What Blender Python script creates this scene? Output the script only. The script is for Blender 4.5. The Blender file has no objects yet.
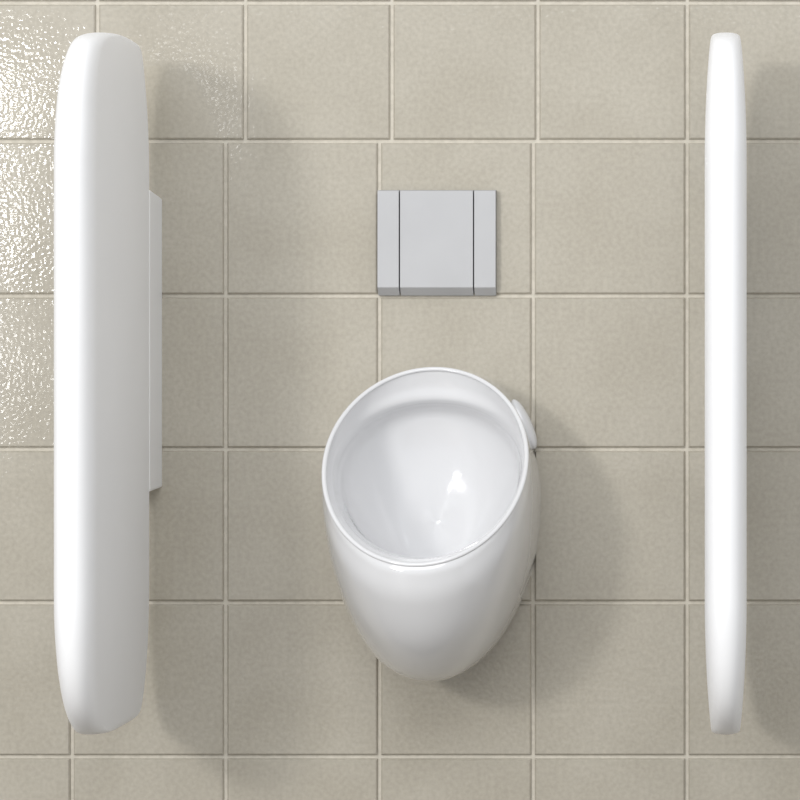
import bpy, bmesh, math, random
from mathutils import Vector
random.seed(4)
S = 768.0           # photograph pixels per metre, measured on the tiled wall
VX, VY, CZ, D = 725.0, 383.0, 0.90, 4.3
def X(px): return (px - VX) / S
def Z(py): return CZ - (py - VY) / S
scn = bpy.context.scene
COL = scn.collection

# ------------------------------------------------------------------ helpers
def link(name, bm, mat, parent=None, smooth=True, loc=None):
    me = bpy.data.meshes.new(name)
    bmesh.ops.recalc_face_normals(bm, faces=bm.faces)
    bm.to_mesh(me); bm.free()
    for p in me.polygons: p.use_smooth = smooth
    for m in (mat if isinstance(mat, (list, tuple)) else [mat]): me.materials.append(m)
    o = bpy.data.objects.new(name, me); COL.objects.link(o)
    if parent: o.parent = parent
    if loc: o.location = loc
    return o
def thing(name, loc, label, cat, group=None):
    o = bpy.data.objects.new(name, None); COL.objects.link(o)
    o.location = loc; o.empty_display_size = .05
    o['label'] = label; o['category'] = cat
    if group: o['group'] = group
    return o
def grid(bm, rows, closed=True):
    vs = [[bm.verts.new(p) for p in r] for r in rows]
    n = len(vs[0])
    for a, b in zip(vs[:-1], vs[1:]):
        for i in range(n if closed else n - 1):
            j = (i + 1) % n
            bm.faces.new((a[i], a[j], b[j], b[i]))
    return vs
def box(bm, x0, x1, y0, y1, z0, z1, bev=0, seg=2):
    t = bmesh.new()
    bmesh.ops.create_cube(t, size=1)
    for v in t.verts:
        v.co = Vector(((x0+x1)/2 + v.co.x*(x1-x0), (y0+y1)/2 + v.co.y*(y1-y0), (z0+z1)/2 + v.co.z*(z1-z0)))
    if bev: bmesh.ops.bevel(t, geom=t.edges[:], offset=bev, segments=seg, profile=.5, affect='EDGES')
    me = bpy.data.meshes.new('tmp'); t.to_mesh(me); t.free(); bm.from_mesh(me); bpy.data.meshes.remove(me)

# ------------------------------------------------------------------ materials
def mat(name, col, rough=.5, coat=0, spec=.5, metal=0):
    m = bpy.data.materials.new(name); m.use_nodes = True
    b = m.node_tree.nodes['Principled BSDF']
    b.inputs['Base Color'].default_value = (*col, 1)
    b.inputs['Roughness'].default_value = rough
    b.inputs['Metallic'].default_value = metal
    b.inputs['Specular IOR Level'].default_value = spec
    b.inputs['Coat Weight'].default_value = coat
    b.inputs['Coat Roughness'].default_value = .04
    return m
def noise_mix(m, c1, c2, scale, detail=4):
    nt = m.node_tree; b = nt.nodes['Principled BSDF']
    tc = nt.nodes.new('ShaderNodeTexCoord')
    n = nt.nodes.new('ShaderNodeTexNoise'); n.inputs['Scale'].default_value = scale; n.inputs['Detail'].default_value = detail
    r = nt.nodes.new('ShaderNodeValToRGB')
    r.color_ramp.elements[0].position = .35; r.color_ramp.elements[0].color = (*c1, 1)
    r.color_ramp.elements[1].position = .65; r.color_ramp.elements[1].color = (*c2, 1)
    nt.links.new(tc.outputs['Object'], n.inputs['Vector'])
    nt.links.new(n.outputs['Fac'], r.inputs['Fac'])
    nt.links.new(r.outputs['Color'], b.inputs['Base Color'])
    return nt, b, tc
TILE_A, TILE_B = (.402, .370, .305), (.438, .406, .340)
m_tile = mat('glazed_beige_tile', TILE_A, rough=.07, spec=.5)
nt, b, tc = noise_mix(m_tile, TILE_A, TILE_B, 9, 6)
n1 = nt.nodes.new('ShaderNodeTexNoise'); n1.inputs['Scale'].default_value = 210; n1.inputs['Detail'].default_value = 0
n2 = nt.nodes.new('ShaderNodeTexNoise'); n2.inputs['Scale'].default_value = 26; n2.inputs['Detail'].default_value = 2
nt.links.new(tc.outputs['Object'], n1.inputs['Vector']); nt.links.new(tc.outputs['Object'], n2.inputs['Vector'])
b1 = nt.nodes.new('ShaderNodeBump'); b1.inputs['Strength'].default_value = .5; b1.inputs['Distance'].default_value = .00029
b2 = nt.nodes.new('ShaderNodeBump'); b2.inputs['Strength'].default_value = .2; b2.inputs['Distance'].default_value = .0004
nt.links.new(n1.outputs['Fac'], b1.inputs['Height']); nt.links.new(n2.outputs['Fac'], b2.inputs['Height'])
nt.links.new(b2.outputs['Normal'], b1.inputs['Normal']); nt.links.new(b1.outputs['Normal'], b.inputs['Normal'])
n3 = nt.nodes.new('ShaderNodeTexNoise'); n3.inputs['Scale'].default_value = 170; n3.inputs['Detail'].default_value = 3
mr = nt.nodes.new('ShaderNodeMapRange'); mr.inputs['From Min'].default_value = .3; mr.inputs['From Max'].default_value = .7
mr.inputs['To Min'].default_value = .93; mr.inputs['To Max'].default_value = 1.07
mx = nt.nodes.new('ShaderNodeVectorMath'); mx.operation = 'SCALE'
src = b.inputs['Base Color'].links[0].from_socket
nt.links.new(tc.outputs['Object'], n3.inputs['Vector']); nt.links.new(n3.outputs['Fac'], mr.inputs['Value'])
nt.links.new(src, mx.inputs[0]); nt.links.new(mr.outputs['Result'], mx.inputs['Scale']); nt.links.new(mx.outputs[0], b.inputs['Base Color'])
m_grout = mat('pale_grout', (.50, .46, .39), rough=.9)
noise_mix(m_grout, (.54, .505, .43), (.62, .58, .50), 120)
m_ceramic = mat('white_ceramic', (.74, .74, .75), rough=.12, coat=.6)
noise_mix(m_ceramic, (.665, .665, .673), (.675, .675, .683), 3, 1)
m_panel = mat('white_gelcoat', (.83, .83, .835), rough=.42)
noise_mix(m_panel, (.855, .855, .86), (.865, .865, .87), 6, 2)
m_plate = mat('satin_grey_metal', (.56, .565, .58), rough=.4, metal=.0)
noise_mix(m_plate, (.425, .427, .435), (.445, .447, .455), 14, 2)
m_dark = mat('dark_joint', (.10, .10, .10), rough=.7)
noise_mix(m_dark, (.17, .17, .17), (.21, .21, .21), 40)
m_floor = mat('floor_tile', (.12, .11, .10), rough=.5)
noise_mix(m_floor, (.24, .225, .20), (.27, .25, .225), 12)

# ------------------------------------------------------------------ the wall: bevelled tiles over a bed of grout
def wall():
    bm = bmesh.new()
    XL, XR = X(725 - 2.3*S), X(725 + 1.6*S)
    gap, bev, dep = 1.6/S, 1.8/S, .0062
    def tile(x0, x1, z0, z1):
        x0 += gap; x1 -= gap; z0 += gap; z1 -= gap
        a = [bm.verts.new(p) for p in ((x0,dep,z0),(x1,dep,z0),(x1,dep,z1),(x0,dep,z1))]
        k = bev*.25
        m_ = [bm.verts.new(p) for p in ((x0+k,dep*.30,z0+k),(x1-k,dep*.30,z0+k),(x1-k,dep*.30,z1-k),(x0+k,dep*.30,z1-k))]
        f = [bm.verts.new(p) for p in ((x0+bev,0,z0+bev),(x1-bev,0,z0+bev),(x1-bev,0,z1-bev),(x0+bev,0,z1-bev))]
        for p, q in ((a, m_), (m_, f)):
            for i in range(4):
                j = (i+1) % 4; bm.faces.new((p[i], p[j], q[j], q[i])).material_index = 0
        bm.faces.new(f).material_index = 0
    low = [141.5 - .5, 295.7, 449.2, 602.8, 757, 911, 1065, 1074.2]
    xs_low = [71.5 + 153.8*k for k in range(-16, 16)]
    for r in range(len(low) - 1):
        for x0, x1 in zip(xs_low[:-1], xs_low[1:]):
            if X(x1) < XL or X(x0) > XR: continue
            tile(max(X(x0), XL), min(X(x1), XR), Z(low[r+1]), Z(low[r]))
    up = [141, 2.5, -136, -274.5, -413, -551.5, -690, -828.5, -967]
    base = [97, 245, 391.5, 537.5, 687]
    xs_up = [97 - 147*k for k in range(12, 0, -1)] + base + [687 + 147*k for k in range(1, 10)]
    for r in range(len(up) - 1):
        for x0, x1 in zip(xs_up[:-1], xs_up[1:]):
            if X(x1) < XL or X(x0) > XR: continue
            tile(max(X(x0), XL), min(X(x1), XR), Z(up[r]), Z(up[r+1]))
    # grout bed and masonry behind
    n0 = len(bm.faces)
    box(bm, XL, XR, .0048, .12, 0, Z(-967))
    bm.faces.ensure_lookup_table()
    for f in bm.faces[n0:]: f.material_index = 1
    o = link('wall_back', bm, [m_tile, m_grout], smooth=False)
    o['kind'] = 'structure'
    fb = bmesh.new(); box(fb, XL, XR, -5.2, .12, -.05, 0)
    f = link('floor', fb, m_floor, smooth=False); f['kind'] = 'structure'
wall()

# ------------------------------------------------------------------ dividers
# side profile of the panel: near and far depth as a function of height, both corners eased
ZT, ZB = Z(53), Z(708)
NEAR_TOP = [(0,.275),(.005,.185),(.020,.096),(.042,.052),(.078,.020),(.120,.006),(.170,0)]
NEAR_BOT = [(0,.20),(.005,.115),(.020,.070),(.050,.034),(.100,.010),(.170,0)]
FAR_TOP = [(0,.060),(.003,.030),(.009,.015),(.030,.008),(.070,.003),(.110,0)]
FAR_BOT = [(0,.11),(.003,.045),(.008,.022),(.030,.009),(.060,.003),(.100,0)]
def draw(tab, t):      # how far the outline has drawn in at distance t from the end (smooth in sqrt t)
    if t >= tab[-1][0]: return 0.0
    q = math.sqrt(max(t, 0)); ks = [(math.sqrt(a), b) for a, b in tab]
    for i in range(len(ks) - 1):
        if q <= ks[i+1][0]:
            (x0, y0), (x1, y1) = ks[i], ks[i+1]
            m0 = (y1 - ks[i-1][1])/(x1 - ks[i-1][0]) if i else (y1-y0)/(x1-x0)
            m1 = (ks[i+2][1] - y0)/(ks[i+2][0] - x0) if i + 2 < len(ks) else 0
            h = x1 - x0; u = (q - x0)/h
            return (2*u**3-3*u*u+1)*y0 + (u**3-2*u*u+u)*h*m0 + (-2*u**3+3*u*u)*y1 + (u**3-u*u)*h*m1
def make_divider(loc, label):
    root = thing('urinal_divider', loc, label, 'divider', 'white dividers flanking the urinal')
    bm = bmesh.new(); rows = []
    NZ, NC = 150, 64
    zt, zb = ZT - CZ, ZB - CZ
    for k in range(NZ + 1):
        q = k / NZ
        q = .5 - .5*math.cos(math.pi*q)
        z = zb + (zt - zb)*q
        tt, tb = zt - z, z - zb
        near = .484 - draw(NEAR_TOP, tt) - draw(NEAR_BOT, tb)
        far = .083 + draw(FAR_TOP, tt) + draw(FAR_BOT, tb)
        e = min(tt, tb)
        h = .0246 - .0080 * max(0, 1 - e/.17)**1.9
        # tiny rounding of the very ends
        if e < .006: 
            h -= .0035*(1 - math.sqrt(max(0, 1 - (1 - e/.006)**2)))
        mid, half = (near + far)/2, (near - far)/2
        ring = []
        rn, rf = .048, .010
        rn = min(rn, half*.9); rf = min(rf, half*.5)
        for i in range(NC):      # outline in plan: blunt half-round front edge, tight back edge
            a = 2*math.pi*i/NC
            c, s = math.cos(a), math.sin(a)
            xx = math.copysign(abs(c)**(2/(2.25 if s < 0 else 2.6)), c)*h
            if s < 0: yy = -(near - rn) + math.copysign(abs(s)**(2/2.2), s)*rn
            else: yy = -(far + rf) + abs(s)**(2/2.6)*rf
            ring.append((xx, yy, z))
        rows.append(ring)
    vs = grid(bm, rows)
    bm.faces.new(vs[0]); bm.faces.new(vs[-1])
    link('panel', bm, m_panel, root)
    bb = bmesh.new()
    box(bb, -.0252, .0252, -.092, .003, Z(487.5) - CZ, Z(198) - CZ, .003, 3)
    # drafted end faces
    for v in bb.verts:
        if v.co.y < -.05: v.co.z += (.006 if v.co.z > 0 else -.003)
    link('wall_bracket', bb, m_panel, root, smooth=False)
    return root
div = make_divider((X(142.6), 0, CZ), 'white rounded divider panel left of the urinal, its wide inner side and wall bracket showing')
d2 = div.copy(); COL.objects.link(d2); d2.location.x = X(725.6)
d2['label'] = 'white rounded divider panel right of the urinal, seen edge-on as a narrow strip'
for ch in list(div.children):
    c = ch.copy(); COL.objects.link(c); c.parent = d2

# ------------------------------------------------------------------ urinal
UX, UZ = X(439), Z(470)
def loop(hw, top, cy, bot, dt, db, N=112, p=2.0, pl=2.0, cx=0.0):
    out = []
    for i in range(N):
        a = 2*math.pi*i/N
        s, c = math.sin(a), math.cos(a)
        e = p if c > 0 else pl
        x = math.copysign(abs(s)**(2/e), s)*hw
        y = cy - (math.copysign(abs(c)**(2/e), c))*((cy - top) if c > 0 else (bot - cy))
        t = (y - top)/(bot - top)
        d = dt + (db - dt)*t
        out.append(((x + cx)/S, -d, Z(y) - UZ))
    return out
def cat(keys, sub=8):          # Catmull-Rom through key loops given as parameter tuples
    out = []
    n = len(keys)
    for i in range(n - 1):
        p0, p1, p2, p3 = keys[max(i-1,0)], keys[i], keys[i+1], keys[min(i+2,n-1)]
        for k in range(sub):
            t = k/sub
            out.append(tuple(.5*((2*b) + (-a+c)*t + (2*a-5*b+4*c-d)*t*t + (-a+3*b-3*c+d)*t**3) for a,b,c,d in zip(p0,p1,p2,p3)))
    out.append(keys[-1])
    return out
u = thing('wall_urinal', (UX, 0, UZ), 'white glossy ceramic wall-hung urinal with tilted oval opening, below the flush plate', 'urinal')
RIM = (98, 368, 458, 552, .062, .330)
#        hw  top  cy  bot   dt    db    p    pl
outer = [(97.6, 368.6, 458, 552, .0605, .329, 2.0, 2.0),
         (98.6, 368, 460, 563, .058, .330, 2.0, 2.0),
         (100, 367, 468, 590, .050, .318, 2.0, 2.05),
         (101.5, 369, 480, 632, .036, .275, 2.0, 2.0),
         (102.5, 373, 487, 664, .020, .200, 2.0, 2.0),
         (102.5, 376, 490, 672, .008, .115, 2.0, 2.1),
         (102, 379, 494, 662, .0, .0, 2.0, 2.2)]
bm = bmesh.new()
vs = grid(bm, [loop(a,b_,c,d,e,f,p=g,pl=h) for a,b_,c,d,e,f,g,h in cat(outer)])
link('body', bm, m_ceramic, u)
inner = [(95, 371.2, 458, 549.8, .0635, .3285),
         (94, 385, 458.5, 548.4, .058, .319),
         (92.5, 397, 460, 547.2, .057, .308),
         (91, 401.5, 462, 546.6, .052, .296),
         (89.5, 404, 466, 546.6, .044, .27),
         (87.5, 408, 470, 549, .034, .235),
         (82, 416, 480, 560, .026, .17),
         (64, 436, 496, 570, .021, .10),
         (44, 462, 508, 568, .019, .06),
         (26, 490, 522, 560, .019, .05),
         (2, 523, 525, 527, .018, .022)]
bm = bmesh.new()
vs = grid(bm, [loop(*k) for k in cat(inner, 6)])
bm.faces.new(vs[-1])
link('basin', bm, m_ceramic, u)
# rolled rim: a tube swept along the opening
path = [Vector(v) for v in loop(*RIM)]
bm = bmesh.new(); rows = []
n = len(path); cen = sum(path, Vector())/n
nrm = Vector((0, -(Z(368) - Z(552)), -.268)).normalized()
nrm = Vector((0, -abs(nrm.y), abs(nrm.z)))
for i in range(n):
    tg = (path[(i+1) % n] - path[i-1]).normalized()
    o_ = tg.cross(nrm).normalized()
    if o_.dot(path[i] - cen) < 0: o_ = -o_
    q = path[i] - o_*(1.7/S)
    rows.append([q + (o_*math.cos(a)*2.3 + nrm*math.sin(a)*1.9)/S for a in [2*math.pi*k/14 for k in range(14)]])
rows.append(rows[0])
grid(bm, rows); bmesh.ops.remove_doubles(bm, verts=bm.verts[:], dist=1e-6)
link('rim', bm, m_ceramic, u)
for s in (1, -1):
    bm = bmesh.new()
    bmesh.ops.create_icosphere(bm, subdivisions=4, radius=1)
    for v in bm.verts:
        c = v.co.copy()
        c.x *= 8/S; c.z *= 27/S; c.y *= .016
        a = -.42 * s * -1
        x, z = c.x*math.cos(a) + c.z*math.sin(a)*-1, c.z*math.cos(a) + c.x*math.sin(a)
        v.co = Vector((x, c.y, z))
    link('side_cap', bm, m_ceramic, u, loc=(s*85.5/S, -.011, Z(424) - UZ))

# ------------------------------------------------------------------ flush plate
FX, FZ = X(437.5), Z(242.5)
fp = thing('flush_plate', (FX, 0, FZ), 'satin grey rectangular flush plate with two vertical grooves on tiled wall above the urinal', 'flush plate')
bm = bmesh.new(); box(bm, X(379)-FX, X(496.5)-FX, -.003, .0, Z(293)-FZ, Z(190.3)-FZ)
link('backing', bm, m_dark, fp, smooth=False)
def slab(name, x0, x1):
    x0, x1 = X(x0) - FX, X(x1) - FX
    zt, zs, zb = Z(191) - FZ, Z(287.8) - FZ, Z(295.5) - FZ
    prof = [(.003, zt), (-.0125, zt), (-.0135, zt-.001), (-.0140, zs+.0006), (-.0132, zs-.0006), (-.0010, zb), (.003, zb)]
    b_ = bmesh.new()
    A = [b_.verts.new((x0, y, z)) for y, z in prof]; B = [b_.verts.new((x1, y, z)) for y, z in prof]
    b_.faces.new(A); b_.faces.new(B)
    for i in range(len(prof)):
        j = (i+1) % len(prof); b_.faces.new((A[i], A[j], B[j], B[i]))
    return link(name, b_, m_plate, fp, smooth=False)
slab('side_strip', 378.6, 399.7); slab('push_button', 401.1, 473.6); slab('side_strip', 475, 496.2)

# ------------------------------------------------------------------ light
def area(name, loc, target, sx, sy, power, col=(1, 1, 1)):
    l = bpy.data.lights.new(name, 'AREA'); l.shape = 'RECTANGLE'; l.size = sx; l.size_y = sy
    l.energy = power; l.color = col
    o = bpy.data.objects.new(name, l); COL.objects.link(o); o.location = loc
    o.rotation_euler = (Vector(target) - Vector(loc)).to_track_quat('-Z', 'Y').to_euler()
    return o
area('key_lamp', (-.35 - 2.2, -4.6, CZ + .95), (-.35, 0, CZ), .5, .5, 60, (1, .985, .96))
area('overhead_softbox', (-.5, -3.6, 2.8), (-.4, 0, CZ), 3.4, 1.8, 72, (.975, .985, 1))  # unseen softbox added for broad, soft light from above
for x, z, w, h, L in ((-2.12, .735, .60, .11, 38), (-2.14, .40, .56, .12, 34), (-2.16, .03, .52, .12, 17), (-1.43, .74, .07, .14, 8)):
    area('window_light', (x, -4.3, CZ + z), (x, 0, CZ + z), w, h, L*math.pi*w*h, (1, 1, 1))
w = bpy.data.worlds.new('World'); scn.world = w; w.use_nodes = True
w.node_tree.nodes['Background'].inputs['Color'].default_value = (.95, .97, 1, 1)
w.node_tree.nodes['Background'].inputs['Strength'].default_value = .78

# ------------------------------------------------------------------ camera
cd = bpy.data.cameras.new('camera'); cam = bpy.data.objects.new('camera', cd); COL.objects.link(cam)
cam.location = (0, -D, CZ); cam.rotation_euler = (math.pi/2, 0, 0)
cd.sensor_width = 36; cd.lens = S*D/800*36
cd.shift_x = -(VX - 400)/800; cd.shift_y = -(400 - VY)/800
scn.camera = cam
scn.view_settings.view_transform = 'Standard'; scn.view_settings.look = 'None'
scn.view_settings.gamma = 1; scn.view_settings.use_curve_mapping = False
scn.view_settings.exposure = 0.05
